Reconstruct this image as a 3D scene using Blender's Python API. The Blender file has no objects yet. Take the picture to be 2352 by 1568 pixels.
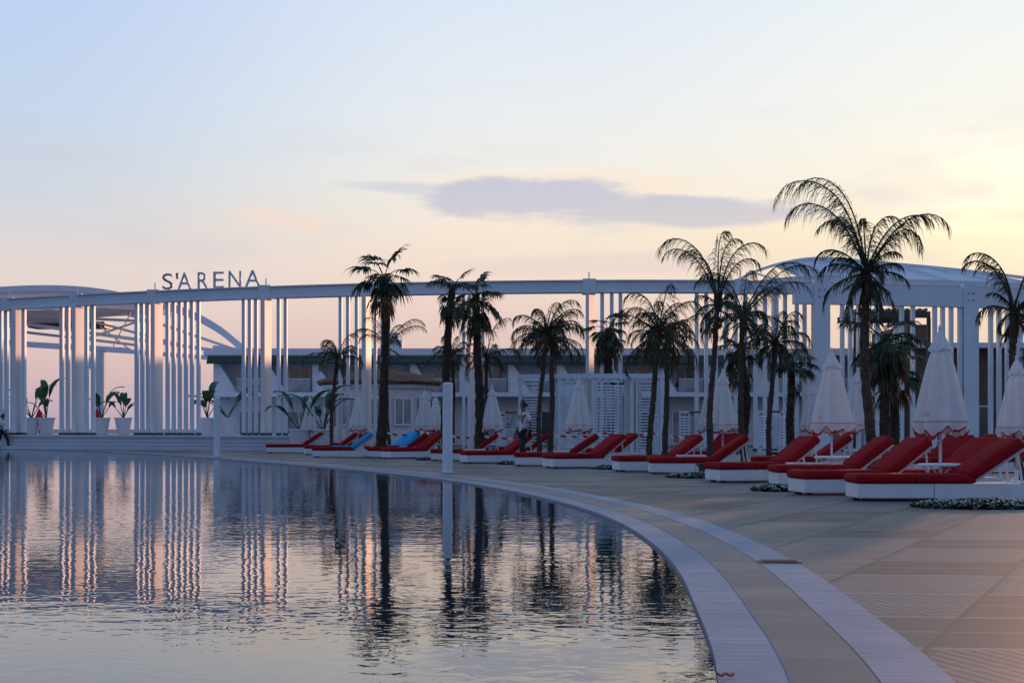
import bpy, bmesh, math, random
import numpy as np
from mathutils import Vector, Matrix
random.seed(7)
F=3267.0; CAMZ=1.1
def gx(b,d): return (b-1176)/F*d          # lateral metres of a survey bearing at range d
def gz(e,d): return CAMZ+(985-e)/F*d      # height in metres at range d
def rng(y): return CAMZ*F/(y-985)
scene=bpy.context.scene
COL=scene.collection

# ---------------- materials ----------------
def mat(name,col,rough=0.6,var=0.15,scale=3.0,bump=0.0,bscale=30,metal=0.0,spec=0.5,trans=0.0,stretch=None):
    m=bpy.data.materials.new(name); m.use_nodes=True
    nt=m.node_tree; N=nt.nodes; L=nt.links
    b=N['Principled BSDF']
    b.inputs['Roughness'].default_value=rough; b.inputs['Metallic'].default_value=metal
    b.inputs['Specular IOR Level'].default_value=spec
    tc=N.new('ShaderNodeTexCoord'); mp=N.new('ShaderNodeMapping')
    if stretch: mp.inputs['Scale'].default_value=stretch
    L.new(tc.outputs['Object'],mp.inputs['Vector'])
    n=N.new('ShaderNodeTexNoise'); n.inputs['Scale'].default_value=scale; n.inputs['Detail'].default_value=6
    L.new(mp.outputs['Vector'],n.inputs['Vector'])
    r=N.new('ShaderNodeValToRGB')
    r.color_ramp.elements[0].position=0.3; r.color_ramp.elements[1].position=0.7
    r.color_ramp.elements[0].color=[c*(1-var) for c in col]+[1]
    r.color_ramp.elements[1].color=[min(1,c*(1+var)) for c in col]+[1]
    L.new(n.outputs['Fac'],r.inputs['Fac']); L.new(r.outputs['Color'],b.inputs['Base Color'])
    if bump>0:
        n2=N.new('ShaderNodeTexNoise'); n2.inputs['Scale'].default_value=bscale; n2.inputs['Detail'].default_value=4
        L.new(mp.outputs['Vector'],n2.inputs['Vector'])
        bp=N.new('ShaderNodeBump'); bp.inputs['Strength'].default_value=bump; bp.inputs['Distance'].default_value=0.02
        L.new(n2.outputs['Fac'],bp.inputs['Height']); L.new(bp.outputs['Normal'],b.inputs['Normal'])
    if trans>0:
        out=N['Material Output']; t=N.new('ShaderNodeBsdfTranslucent'); mx=N.new('ShaderNodeMixShader')
        mx.inputs[0].default_value=trans
        L.new(r.outputs['Color'],t.inputs['Color']); L.new(b.outputs[0],mx.inputs[1]); L.new(t.outputs[0],mx.inputs[2])
        L.new(mx.outputs[0],out.inputs['Surface'])
    return m
M={}
M['white']=mat('white_paint',(0.68,0.72,0.77),0.5,0.06,0.8,0.05,8,0,0.3)
M['panel']=mat('satin_panel',(0.76,0.72,0.71),0.55,0.06,0.6,0.0,1,0,0.25)
M['wall']=mat('render_wall',(0.62,0.65,0.69),0.8,0.08,0.5,0.2,20)
M['plinth']=mat('plinth_render',(0.54,0.56,0.61),0.7,0.08,0.6,0.1,15)
M['roofgreen']=mat('green_tile',(0.02,0.05,0.035),0.6,0.4,6,0.5,20)
M['thatch']=mat('thatch',(0.13,0.075,0.045),0.95,0.5,9,1.0,40)
M['glass']=mat('dark_glass',(0.03,0.04,0.05),0.08,0.3,1.5,0,1,0,0.8)
M['glass2']=mat('curtained_glass',(0.25,0.27,0.31),0.15,0.5,0.9,0,1,0,0.8)
M['red']=mat('red_fabric',(0.30,0.010,0.014),0.85,0.16,5,0.35,60,0,0.10)
M['blue']=mat('blue_towel',(0.02,0.36,0.72),0.85,0.1,6,0.3,70)
M['fabric']=mat('umbrella_fabric',(0.82,0.80,0.79),0.8,0.05,4,0.1,30,trans=0.25)
M['redtrim']=mat('red_trim',(0.60,0.02,0.025),0.8,0.1,5,0,1,0,0.2)
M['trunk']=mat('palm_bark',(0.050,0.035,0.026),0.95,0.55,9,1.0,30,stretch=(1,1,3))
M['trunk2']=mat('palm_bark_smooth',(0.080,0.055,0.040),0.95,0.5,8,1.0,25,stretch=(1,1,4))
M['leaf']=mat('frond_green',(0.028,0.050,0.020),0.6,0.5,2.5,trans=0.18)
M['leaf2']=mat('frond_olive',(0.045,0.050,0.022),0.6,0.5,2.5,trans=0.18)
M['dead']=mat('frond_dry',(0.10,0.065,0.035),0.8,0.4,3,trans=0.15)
M['banana']=mat('paddle_leaf_green',(0.03,0.10,0.04),0.45,0.4,3,trans=0.3)
M['pot']=mat('planter_plastic',(0.66,0.67,0.71),0.5,0.05,2)
M['soil']=mat('soil',(0.05,0.035,0.025),0.95,0.4,10,0.8)
M['skin']=mat('skin',(0.22,0.11,0.07),0.5,0.1,8)
M['shirt']=mat('white_shirt',(0.6,0.62,0.66),0.85,0.1,8,0.4,20)
M['dark']=mat('dark_cloth',(0.015,0.016,0.022),0.85,0.3,8)
M['hair']=mat('black_hair',(0.01,0.008,0.007),0.6,0.2,20)
M['metal']=mat('brushed_steel',(0.25,0.27,0.32),0.45,0.1,5,metal=0.6)
M['darkmetal']=mat('dark_metal',(0.03,0.035,0.035),0.5,0.2,5)
M['membrane']=mat('roof_membrane',(0.62,0.56,0.57),0.6,0.10,0.5,trans=0.12)
M['brown']=mat('brown_wall',(0.14,0.095,0.075),0.85,0.2,1,0.3)
M['drain']=mat('drain_cover',(0.2,0.1,0.06),0.6,0.3,20)
M['orange']=mat('orange_rope',(0.45,0.17,0.05),0.7,0.2,20,0.5)
M['flower']=mat('white_flower',(0.55,0.55,0.53),0.7,0.1,5,trans=0.2)
M['groundleaf']=mat('bed_leaf',(0.03,0.05,0.025),0.7,0.5,10)
M['ground']=mat('earth',(0.12,0.11,0.11),0.9,0.2,0.02,0.2,1)

def wicker():
    m=mat('white_wicker',(0.70,0.71,0.74),0.6,0.06,3); nt=m.node_tree; N=nt.nodes; L=nt.links; b=N['Principled BSDF']
    tc=N.new('ShaderNodeTexCoord')
    w1=N.new('ShaderNodeTexWave'); w1.inputs['Scale'].default_value=16; w1.bands_direction='Z'
    w2=N.new('ShaderNodeTexWave'); w2.inputs['Scale'].default_value=12; w2.bands_direction='X'
    L.new(tc.outputs['Object'],w1.inputs[0]); L.new(tc.outputs['Object'],w2.inputs[0])
    ad=N.new('ShaderNodeMath'); ad.operation='MULTIPLY'; L.new(w1.outputs['Fac'],ad.inputs[0]); L.new(w2.outputs['Fac'],ad.inputs[1])
    bp=N.new('ShaderNodeBump'); bp.inputs['Strength'].default_value=0.5; bp.inputs['Distance'].default_value=0.007
    L.new(ad.outputs[0],bp.inputs['Height']); L.new(bp.outputs[0],b.inputs['Normal'])
    return m
M['wicker']=wicker()

def tape_mat():
    m=bpy.data.materials.new('red_white_tape'); m.use_nodes=True; nt=m.node_tree; N=nt.nodes; L=nt.links; b=N['Principled BSDF']
    tc=N.new('ShaderNodeTexCoord'); w=N.new('ShaderNodeTexWave'); w.inputs['Scale'].default_value=1.0; w.bands_direction='DIAGONAL'
    L.new(tc.outputs['Object'],w.inputs[0])
    r=N.new('ShaderNodeValToRGB'); r.color_ramp.interpolation='CONSTANT'
    r.color_ramp.elements[0].color=(0.6,0.02,0.02,1); r.color_ramp.elements[1].position=0.5; r.color_ramp.elements[1].color=(0.75,0.75,0.75,1)
    L.new(w.outputs['Fac'],r.inputs[0]); L.new(r.outputs[0],b.inputs['Base Color']); return m
M['tape']=tape_mat()

# ---------------- mesh builder ----------------
class MB:
    def __init__(s): s.v=[]; s.f=[]; s.m=[]
    def add(s,vs,fs,mi=0):
        o=len(s.v); s.v+= [tuple(v) for v in vs]; s.f+=[tuple(i+o for i in f) for f in fs]; s.m+=[mi]*len(fs)
    def box(s,x0,x1,y0,y1,z0,z1,mi=0,T=None):
        vs=[Vector(p) for p in [(x0,y0,z0),(x1,y0,z0),(x1,y1,z0),(x0,y1,z0),(x0,y0,z1),(x1,y0,z1),(x1,y1,z1),(x0,y1,z1)]]
        if T is not None: vs=[T@v for v in vs]
        s.add(vs,[(0,3,2,1),(4,5,6,7),(0,1,5,4),(1,2,6,5),(2,3,7,6),(3,0,4,7)],mi)
    def rings(s,rs,mi=0,cap=True):
        n=len(rs[0]); o=len(s.v)
        for r in rs: s.v+=[tuple(p) for p in r]
        for i in range(len(rs)-1):
            for j in range(n):
                s.f.append((o+i*n+j,o+i*n+(j+1)%n,o+(i+1)*n+(j+1)%n,o+(i+1)*n+j)); s.m.append(mi)
        if cap:
            s.f.append(tuple(o+j for j in range(n))[::-1]); s.m.append(mi)
            s.f.append(tuple(o+(len(rs)-1)*n+j for j in range(n))); s.m.append(mi)
    def lathe(s,prof,n=24,mi=0,c=(0,0),cap=True):
        s.rings([[(c[0]+r*math.cos(2*math.pi*j/n),c[1]+r*math.sin(2*math.pi*j/n),z) for j in range(n)] for r,z in prof],mi,cap)
    def tube(s,pts,rad,n=8,mi=0):
        pts=[Vector(p) for p in pts]; rs=[]
        for i,p in enumerate(pts):
            t=(pts[min(i+1,len(pts)-1)]-pts[max(i-1,0)]).normalized()
            a=t.cross(Vector((0.3,1,0.1))).normalized(); b=t.cross(a)
            r=rad[i] if isinstance(rad,(list,tuple)) else rad
            rs.append([p+a*(r*math.cos(2*math.pi*j/n))+b*(r*math.sin(2*math.pi*j/n)) for j in range(n)])
        s.rings(rs,mi)
    def sweep(s,pts,w,h,mi=0):
        """rectangular section; w across (horizontal), h vertical, pts are the centre of the bottom edge"""
        pts=[Vector(p) for p in pts]; rs=[]
        for i,p in enumerate(pts):
            t=pts[min(i+1,len(pts)-1)]-pts[max(i-1,0)]; t.z=0; t.normalize()
            n=Vector((-t.y,t.x,0))*w/2; u=Vector((0,0,h))
            rs.append([p-n,p+n,p+n+u,p-n+u])
        s.rings(rs,mi)
    def mesh(s,name,mats,smooth=False,bevel=0.0):
        me=bpy.data.meshes.new(name); me.from_pydata(s.v,[],s.f)
        for m in mats: me.materials.append(m)
        me.polygons.foreach_set('material_index',s.m)
        bm=bmesh.new(); bm.from_mesh(me)
        if bevel>0:
            bmesh.ops.bevel(bm,geom=bm.edges[:],offset=bevel,segments=2,affect='EDGES',profile=0.6)
        if len(bm.faces)<20000 : bmesh.ops.recalc_face_normals(bm,faces=bm.faces[:])
        bm.to_mesh(me); bm.free()
        if smooth: me.polygons.foreach_set('use_smooth',[True]*len(me.polygons))
        me.update(); return me
def obj(name,me,parent=None,loc=(0,0,0),rot=(0,0,0),scale=(1,1,1)):
    o=bpy.data.objects.new(name,me); COL.objects.link(o); o.location=loc; o.rotation_euler=rot; o.scale=scale
    if parent: o.parent=parent
    return o
def tag(o,label=None,cat=None,group=None,kind=None):
    if label:o['label']=label
    if cat:o['category']=cat
    if group:o['group']=group
    if kind:o['kind']=kind
    return o
def inst(name,parts,loc,rotz=0,scale=(1,1,1),label=None,cat=None,group=None):
    e=obj(name,None,None,loc,(0,0,rotz),scale); e.empty_display_size=0.3
    tag(e,label,cat,group)
    for pn,me in parts: obj(pn,me,e)
    return e

# ---------------- camera ----------------
cd=bpy.data.cameras.new('camera'); cam=bpy.data.objects.new('camera',cd); COL.objects.link(cam)
cam.location=(0,0,CAMZ); cam.rotation_euler=(math.radians(90),0,0)
cd.lens=50; cd.sensor_width=36; cd.shift_y=(985-784)/2352; cd.clip_end=20000
scene.camera=cam
scene.view_settings.view_transform='Standard'; scene.view_settings.look='None'; scene.view_settings.exposure=0

# ---------------- world ----------------
def s2l(c):
    return tuple(((x/255)/12.92 if x/255<=0.04045 else ((x/255+0.055)/1.055)**2.4) for x in c)
def build_world():
    w=bpy.data.worlds.new('World'); scene.world=w; w.use_nodes=True
    nt=w.node_tree; N=nt.nodes; L=nt.links; N.clear()
    out=N.new('ShaderNodeOutputWorld'); bg=N.new('ShaderNodeBackground')
    tc=N.new('ShaderNodeTexCoord'); sep=N.new('ShaderNodeSeparateXYZ'); L.new(tc.outputs['Generated'],sep.inputs[0])
    def math_(op,a,b=None,c=None,clamp=False):
        n=N.new('ShaderNodeMath'); n.operation=op; n.use_clamp=clamp
        for i,v in enumerate([a,b,c]):
            if v is None: continue
            if isinstance(v,(int,float)): n.inputs[i].default_value=v
            else: L.new(v,n.inputs[i])
        return n.outputs[0]
    def mr(v,a,b,c=0,d=1,t='SMOOTHSTEP'):
        n=N.new('ShaderNodeMapRange'); n.interpolation_type=t
        L.new(v,n.inputs[0]); n.inputs[1].default_value=a;n.inputs[2].default_value=b;n.inputs[3].default_value=c;n.inputs[4].default_value=d
        return n.outputs[0]
    def mix(f,a,b,mode='MIX'):
        n=N.new('ShaderNodeMix'); n.data_type='RGBA'; n.blend_type=mode; n.clamp_result=False
        if isinstance(f,(int,float)): n.inputs[0].default_value=f
        else: L.new(f,n.inputs[0])
        for i,v in ((6,a),(7,b)):
            if isinstance(v,tuple): n.inputs[i].default_value=tuple(v)+(1,)
            else: L.new(v,n.inputs[i])
        return n.outputs[2]
    X,Y,Z=sep.outputs
    az=math_('ARCTAN2',X,Y); el=math_('ARCSINE',Z)
    def ramp(stops):
        n=N.new('ShaderNodeValToRGB'); cr=n.color_ramp
        cr.elements[0].position=stops[0][0]; cr.elements[0].color=stops[0][1]+(1,)
        cr.elements[1].position=stops[-1][0]; cr.elements[1].color=stops[-1][1]+(1,)
        for p,c in stops[1:-1]:
            e=cr.elements.new(p); e.color=c+(1,)
        L.new(Z,n.inputs[0]); return n.outputs[0]
    def E(y): return math.sin(math.atan((985-y)/F))
    hi=[(0.6,s2l((165,190,228))),(1.0,s2l((135,162,210)))]
    left=ramp([(0,s2l((178,164,182))),(E(930),s2l((196,174,186))),(E(850),s2l((218,188,186))),(E(700),s2l((228,210,204))),(E(620),s2l((226,214,210))),(E(540),s2l((217,214,217))),(E(430),s2l((205,214,227))),(E(300),s2l((197,213,235))),(E(0),s2l((189,208,242)))]+hi)
    mid=ramp([(0,s2l((190,170,184))),(E(850),s2l((216,186,184))),(E(740),s2l((232,204,194))),(E(640),s2l((241,219,204))),(E(540),s2l((247,230,211))),(E(420),s2l((242,237,228))),(E(250),s2l((233,237,240))),(E(0),s2l((221,231,245)))]+hi)
    right=ramp([(0,s2l((215,188,175))),(E(850),s2l((230,202,182))),(E(640),s2l((246,227,198))),(E(560),s2l((250,234,200))),(E(440),s2l((252,241,218))),(E(300),s2l((248,246,236))),(E(0),s2l((237,244,245)))]+hi)
    f1=mr(az,-0.36,0.02); f2=mr(az,0.0,0.36)
    c=mix(f2,mix(f1,left,mid),right)
    da=math_('SUBTRACT',az,0.34); de=math_('SUBTRACT',el,0.150)
    g=math_('EXPONENT',math_('MULTIPLY',math_('ADD',math_('MULTIPLY',math_('POWER',da,2),190.0),math_('MULTIPLY',math_('POWER',de,2),1000.0)),-1.0))
    cb=N.new('ShaderNodeCombineXYZ'); L.new(math_('MULTIPLY',az,1.0),cb.inputs[0]); L.new(math_('MULTIPLY',el,4.0),cb.inputs[1])
    n1=N.new('ShaderNodeTexNoise'); n1.inputs['Scale'].default_value=13; n1.inputs['Detail'].default_value=8; n1.inputs['Roughness'].default_value=0.6
    L.new(cb.outputs[0],n1.inputs['Vector'])
    n2=N.new('ShaderNodeTexNoise'); n2.inputs['Scale'].default_value=5; n2.inputs['Detail'].default_value=6
    L.new(cb.outputs[0],n2.inputs['Vector'])
    nz=math_('SUBTRACT',n1.outputs['Fac'],0.5); nz2=math_('SUBTRACT',n2.outputs['Fac'],0.5)
    c=mix(math_('MULTIPLY',g,mr(n1.outputs['Fac'],0.3,0.6,0.55,1.0)),c,(0.34,0.29,0.18),'ADD')
    def blob(px,py,wx,wy,tilt=0.0,amp=1.3,soft=0.45):
        a0=(px-1176)/F; e0=(985-py)/F
        u=math_('MULTIPLY',math_('SUBTRACT',az,a0),F/wx)
        dv=math_('SUBTRACT',math_('SUBTRACT',el,e0),math_('MULTIPLY',math_('SUBTRACT',az,a0),tilt))
        v=math_('MULTIPLY',dv,F/wy)
        r=math_('ADD',math_('POWER',u,2),math_('POWER',v,2))
        r=math_('ADD',r,math_('MULTIPLY',nz,amp*1.6)); 
        return mr(r,1.0+soft,1.0-soft)
    cloud=blob(1240,464,255,50,-0.03,2.2,0.55)
    cloud2=blob(1560,490,320,32,-0.045,2.2,0.6)
    cloud3=blob(1000,443,190,14,-0.05,1.6,0.9)
    cm=math_('MAXIMUM',math_('MAXIMUM',cloud,cloud2),math_('MULTIPLY',cloud3,0.6))
    wb=math_('MULTIPLY',mr(nz2,0.0,0.2),math_('MULTIPLY',mr(el,0.03,0.09),mr(el,0.27,0.16)))
    c=mix(math_('MULTIPLY',wb,0.38),c,s2l((205,205,216)))
    l1=blob(650,512,110,20,-0.1,1.5,0.8); l2=blob(1400,610,330,24,0.0,1.8,0.9); l4=blob(2250,520,200,18,0,1.6,0.9)
    c=mix(math_('MULTIPLY',l1,0.5),c,s2l((250,220,202)))
    c=mix(math_('MULTIPLY',l2,0.5),c,s2l((224,209,208)))
    c=mix(math_('MULTIPLY',l4,0.3),c,s2l((235,215,198)))
    halo=math_('MULTIPLY',blob(1330,425,340,26,-0.03,1.8,0.9),0.6)
    c=mix(halo,c,s2l((253,230,208)))
    c=mix(math_('MULTIPLY',cm,0.88),c,mix(mr(el,0.143,0.165),s2l((208,201,208)),s2l((194,198,214))))
    back=ramp([(0,(0.23,0.27,0.40)),(0.15,(0.26,0.33,0.51)),(0.4,(0.19,0.30,0.53)),(1.0,(0.15,0.27,0.52))])
    bf=mr(Y,-0.1,0.75)
    c=mix(bf,back,c)
    c=mix(mr(Z,0.36,0.85),c,(0.18,0.30,0.56))
    sky=N.new('ShaderNodeTexSky'); sky.sky_type='NISHITA'; sky.sun_disc=False
    sky.sun_elevation=math.radians(6); sky.sun_rotation=math.radians(28)
    c=mix(0.002,c,sky.outputs[0],'ADD')
    L.new(c,bg.inputs[0]); bg.inputs[1].default_value=1.0; L.new(bg.outputs[0],out.inputs[0])
build_world()
sl=bpy.data.lights.new('sun','SUN'); so=bpy.data.objects.new('sun',sl); COL.objects.link(so)
sl.energy=3.2; sl.angle=math.radians(2.0); sl.color=(1.0,0.50,0.28)
a=math.radians(28); e=math.radians(4.6)
sd=Vector((math.sin(a)*math.cos(e),math.cos(a)*math.cos(e),math.sin(e)))
so.rotation_euler=sd.to_track_quat('Z','Y').to_euler()

# ---------------- pool edge ----------------
raw=[(-30,-45),(-14,-22),(-4.2,-7),(-1.3,0),(0.3,3.2),(0.91,6.16),(1.12,8.6),(1.3,11.0),(1.37,14.0),(1.18,18.6),(0.18,24.8),(-1.73,32.1),(-5.2,41.0),(-9.4,50.0),(-17.5,66.0),(-28.5,79.8),(-45,90),(-75,98),(-120,102)]
def catmull(P,n=10):
    out=[]
    P=[Vector(p) for p in P]
    for i in range(len(P)-1):
        p0=P[max(i-1,0)];p1=P[i];p2=P[i+1];p3=P[min(i+2,len(P)-1)]
        for k in range(n):
            t=k/n
            out.append(0.5*((2*p1)+(p2-p0)*t+(2*p0-5*p1+4*p2-p3)*t*t+(3*p1-p0-3*p2+p3)*t*t*t))
    out.append(P[-1]); return out
edge=catmull(raw,10)
for _ in range(25):
    edge=[edge[0]]+[(edge[i-1]+edge[i]*2+edge[i+1])/4 for i in range(1,len(edge)-1)]+[edge[-1]]
nrm=[]
for i in range(len(edge)):
    t=(edge[min(i+1,len(edge)-1)]-edge[max(i-1,0)]).normalized(); nrm.append(Vector((t.y,-t.x)))
arc=[0]
for i in range(1,len(edge)): arc.append(arc[-1]+(edge[i]-edge[i-1]).length)
def strip(name,o0,o1,z,material,drop=0.0):
    vs=[];fs=[];uv=[]
    for i,(p,n) in enumerate(zip(edge,nrm)):
        a=p+n*o0; b=p+n*o1
        vs+=[(a.x,a.y,z),(b.x,b.y,z)]; uv+=[(arc[i],0),(arc[i],1)]
        if drop: vs+=[(a.x,a.y,z-drop)]; uv+=[(arc[i],0)]
    k=3 if drop else 2
    for i in range(len(edge)-1):
        a=i*k; fs.append((a,a+1,a+k+1,a+k))
        if drop: fs.append((a+2,a,a+k,a+k+2))
    me=bpy.data.meshes.new(name); me.from_pydata(vs,[],fs); me.materials.append(material)
    ul=me.uv_layers.new(name='UVMap')
    for l in me.loops: ul.data[l.index].uv=uv[l.vertex_index]
    me.update(); bm=bmesh.new(); bm.from_mesh(me); 
    for f in bm.faces:
        if abs(f.normal.z)>0.5 and f.normal.z<0: f.normal_flip()
    bm.to_mesh(me); bm.free()
    o=obj(name,me); tag(o,kind='structure'); return o
def band_mat(name,c1,c2,freq,bump,joint=0.9,rough=0.45,jc=(0.05,0.05,0.06,1),rv=0.3,js=0.8,spec=0.3):
    m=bpy.data.materials.new(name); m.use_nodes=True; nt=m.node_tree; N=nt.nodes; L=nt.links; b=N['Principled BSDF']
    b.inputs['Specular IOR Level'].default_value=spec
    uv=N.new('ShaderNodeUVMap'); sp=N.new('ShaderNodeSeparateXYZ'); L.new(uv.outputs[0],sp.inputs[0])
    def mt(op,a,b_=None):
        n=N.new('ShaderNodeMath'); n.operation=op
        for i,v in enumerate([a,b_]):
            if v is None: continue
            if isinstance(v,(int,float)): n.inputs[i].default_value=v
            else: L.new(v,n.inputs[i])
        return n.outputs[0]
    U=sp.outputs[0]
    tc=N.new('ShaderNodeTexCoord'); no=N.new('ShaderNodeTexNoise'); no.inputs['Scale'].default_value=2.0; no.inputs['Detail'].default_value=10; no.inputs['Roughness'].default_value=0.75
    L.new(tc.outputs['Object'],no.inputs[0])
    wn=N.new('ShaderNodeTexWhiteNoise'); wn.noise_dimensions='1D'; L.new(mt('FLOOR',mt('DIVIDE',U,joint)),wn.inputs['W'])
    r=N.new('ShaderNodeValToRGB'); r.color_ramp.elements[0].position=.3;r.color_ramp.elements[1].position=.7
    r.color_ramp.elements[0].color=c1+(1,); r.color_ramp.elements[1].color=c2+(1,)
    f=mt('ADD',mt('MULTIPLY',no.outputs['Fac'],1-rv),mt('MULTIPLY',wn.outputs['Value'],rv)); L.new(f,r.inputs[0])
    fr=mt('FRACT',mt('DIVIDE',U,joint)); jl=mt('MULTIPLY',mt('LESS_THAN',fr,0.016/joint),js)
    mx=N.new('ShaderNodeMix'); mx.data_type='RGBA'; L.new(jl,mx.inputs[0]); L.new(r.outputs[0],mx.inputs[6]); mx.inputs[7].default_value=jc
    col=mx.outputs[2]
    if freq:
        n3=N.new('ShaderNodeTexNoise'); n3.noise_dimensions='1D'; n3.inputs['Scale'].default_value=30; n3.inputs['Detail'].default_value=4; L.new(U,n3.inputs['W'])
        s=n3.outputs['Fac']; h=mt('GREATER_THAN',s,0.53)
        m2=N.new('ShaderNodeMix'); m2.data_type='RGBA'; L.new(mt('MULTIPLY',h,mt('MULTIPLY',no.outputs['Fac'],0.75)),m2.inputs[0]); L.new(col,m2.inputs[6]); m2.inputs[7].default_value=(0.10,0.13,0.19,1); col=m2.outputs[2]
        bp=N.new('ShaderNodeBump'); bp.inputs['Strength'].default_value=bump; bp.inputs['Distance'].default_value=0.004; bp.invert=True
        L.new(s,bp.inputs['Height']); L.new(bp.outputs[0],b.inputs['Normal'])
    L.new(col,b.inputs['Base Color']); b.inputs['Roughness'].default_value=rough; return m
mb_in=band_mat('grooved_coping',(0.18,0.225,0.295),(0.31,0.36,0.44),1,0.5,0.6,0.6,rv=0.15,js=0.45)
mb_mid=band_mat('stone_tile',(0.085,0.088,0.098),(0.175,0.168,0.168),0,0,0.62,0.5,rv=0.35)
strip('pool_coping',0,0.31,0.0,mb_in,0.35)
strip('stone_walkway',0.31,0.70,0.002,mb_mid)
strip('grooved_walkway',0.70,1.02,0.004,mb_in)

def deck_mat():
    m=bpy.data.materials.new('deck_tiles'); m.use_nodes=True; nt=m.node_tree; N=nt.nodes; L=nt.links; b=N['Principled BSDF']
    def mt(op,a,b_=None,c=None):
        n=N.new('ShaderNodeMath'); n.operation=op
        for i,v in enumerate([a,b_,c]):
            if v is None: continue
            if isinstance(v,(int,float)): n.inputs[i].default_value=v
            else: L.new(v,n.inputs[i])
        return n.outputs[0]
    def mx(f,a_,c_):
        n=N.new('ShaderNodeMix'); n.data_type='RGBA'; L.new(f,n.inputs[0])
        for i,v in((6,a_),(7,c_)):
            if isinstance(v,tuple): n.inputs[i].default_value=v+(1,)
            else: L.new(v,n.inputs[i])
        return n.outputs[2]
    tc=N.new('ShaderNodeTexCoord'); sp=N.new('ShaderNodeSeparateXYZ'); L.new(tc.outputs['Object'],sp.inputs[0])
    X,Y=sp.outputs[0],sp.outputs[1]
    v=mt('DIVIDE',mt('ADD',Y,mt('MULTIPLY',X,0.10)),1.22)
    u=mt('DIVIDE',mt('SUBTRACT',X,mt('MULTIPLY',Y,0.46)),1.22)
    fv=mt('FRACT',v); fu=mt('FRACT',u); iv=mt('FLOOR',v); iu=mt('FLOOR',u)
    jv=mt('LESS_THAN',fv,0.06); ju=mt('LESS_THAN',fu,0.03)
    half=mt('LESS_THAN',mt('ABSOLUTE',mt('SUBTRACT',fv,0.52)),0.022)
    cb=N.new('ShaderNodeCombineXYZ'); L.new(iv,cb.inputs[0]); L.new(iu,cb.inputs[1])
    wn=N.new('ShaderNodeTexWhiteNoise'); wn.noise_dimensions='2D'; L.new(cb.outputs[0],wn.inputs['Vector'])
    no=N.new('ShaderNodeTexNoise'); no.inputs['Scale'].default_value=0.8; no.inputs['Detail'].default_value=9; no.inputs['Roughness'].default_value=0.68
    L.new(tc.outputs['Object'],no.inputs[0])
    r=N.new('ShaderNodeValToRGB'); r.color_ramp.elements[0].position=.2; r.color_ramp.elements[1].position=.8
    r.color_ramp.elements[0].color=(0.040,0.037,0.038,1); r.color_ramp.elements[1].color=(0.130,0.112,0.102,1)
    L.new(mt('ADD',mt('MULTIPLY',wn.outputs['Value'],0.5),mt('MULTIPLY',no.outputs['Fac'],0.55)),r.inputs[0])
    sel=mt('GREATER_THAN',wn.outputs['Value'],0.40)
    g=mt('SINE',mt('MULTIPLY',mt('ADD',X,mt('MULTIPLY',Y,0.30)),2*math.pi/0.085))
    gr=mt('MULTIPLY',mt('GREATER_THAN',g,0.2),sel)
    inner=mt('MULTIPLY',mt('GREATER_THAN',fv,0.12),mt('GREATER_THAN',fu,0.07)); gr=mt('MULTIPLY',gr,inner)
    col=mx(mt('MULTIPLY',gr,0.75),r.outputs[0],(0.23,0.205,0.19))
    col=mx(mt('MULTIPLY',half,0.6),col,(0.20,0.19,0.18))
    col=mx(mt('MULTIPLY',jv,0.8),col,(0.24,0.23,0.225))
    col=mx(mt('MULTIPLY',ju,0.85),col,(0.03,0.03,0.032))
    L.new(col,b.inputs['Base Color'])
    rr=N.new('ShaderNodeMapRange'); L.new(no.outputs['Fac'],rr.inputs[0]); rr.inputs[1].default_value=.3; rr.inputs[2].default_value=.7; rr.inputs[3].default_value=.45; rr.inputs[4].default_value=.65
    L.new(rr.outputs[0],b.inputs['Roughness']); b.inputs['Specular IOR Level'].default_value=0.3
    bp=N.new('ShaderNodeBump'); bp.inputs['Strength'].default_value=0.4; bp.inputs['Distance'].default_value=0.004; bp.invert=True
    L.new(mt('MAXIMUM',gr,mt('MAXIMUM',ju,jv)),bp.inputs['Height']); L.new(bp.outputs[0],b.inputs['Normal'])
    return m
o=strip('pool_deck',1.02,170,0.0,deck_mat())

def water_mat():
    m=bpy.data.materials.new('pool_water'); m.use_nodes=True; nt=m.node_tree; N=nt.nodes; L=nt.links; b=N['Principled BSDF']
    b.inputs['Base Color'].default_value=(0.012,0.030,0.048,1); b.inputs['Roughness'].default_value=0.01; b.inputs['IOR'].default_value=1.6
    tc=N.new('ShaderNodeTexCoord')
    def noise(sc,scale,rot,det,dist=0.0):
        mp=N.new('ShaderNodeMapping'); mp.inputs['Scale'].default_value=sc; mp.inputs['Rotation'].default_value=(0,0,rot); L.new(tc.outputs['Object'],mp.inputs[0])
        a=N.new('ShaderNodeTexNoise'); a.inputs['Scale'].default_value=scale; a.inputs['Detail'].default_value=det; a.inputs['Distortion'].default_value=dist
        L.new(mp.outputs[0],a.inputs[0]); return a.outputs['Fac']
    a_=noise((0.8,1,1),8.0,0.25,1.0,0.5); c_=noise((0.6,1,1),2.2,-0.3,1)
    ml=N.new('ShaderNodeMath'); ml.operation='MULTIPLY_ADD'; L.new(c_,ml.inputs[0]); ml.inputs[1].default_value=1.3; L.new(a_,ml.inputs[2])
    pt=noise((0.4,1,1),0.16,0.2,2); mr=N.new('ShaderNodeMapRange'); L.new(pt,mr.inputs[0]); mr.inputs[1].default_value=.40; mr.inputs[2].default_value=.68; mr.inputs[3].default_value=.0011; mr.inputs[4].default_value=.0036
    bp=N.new('ShaderNodeBump'); bp.inputs['Strength'].default_value=1.0; L.new(mr.outputs[0],bp.inputs['Distance'])
    L.new(ml.outputs[0],bp.inputs['Height']); L.new(bp.outputs[0],b.inputs['Normal']); return m
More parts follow.
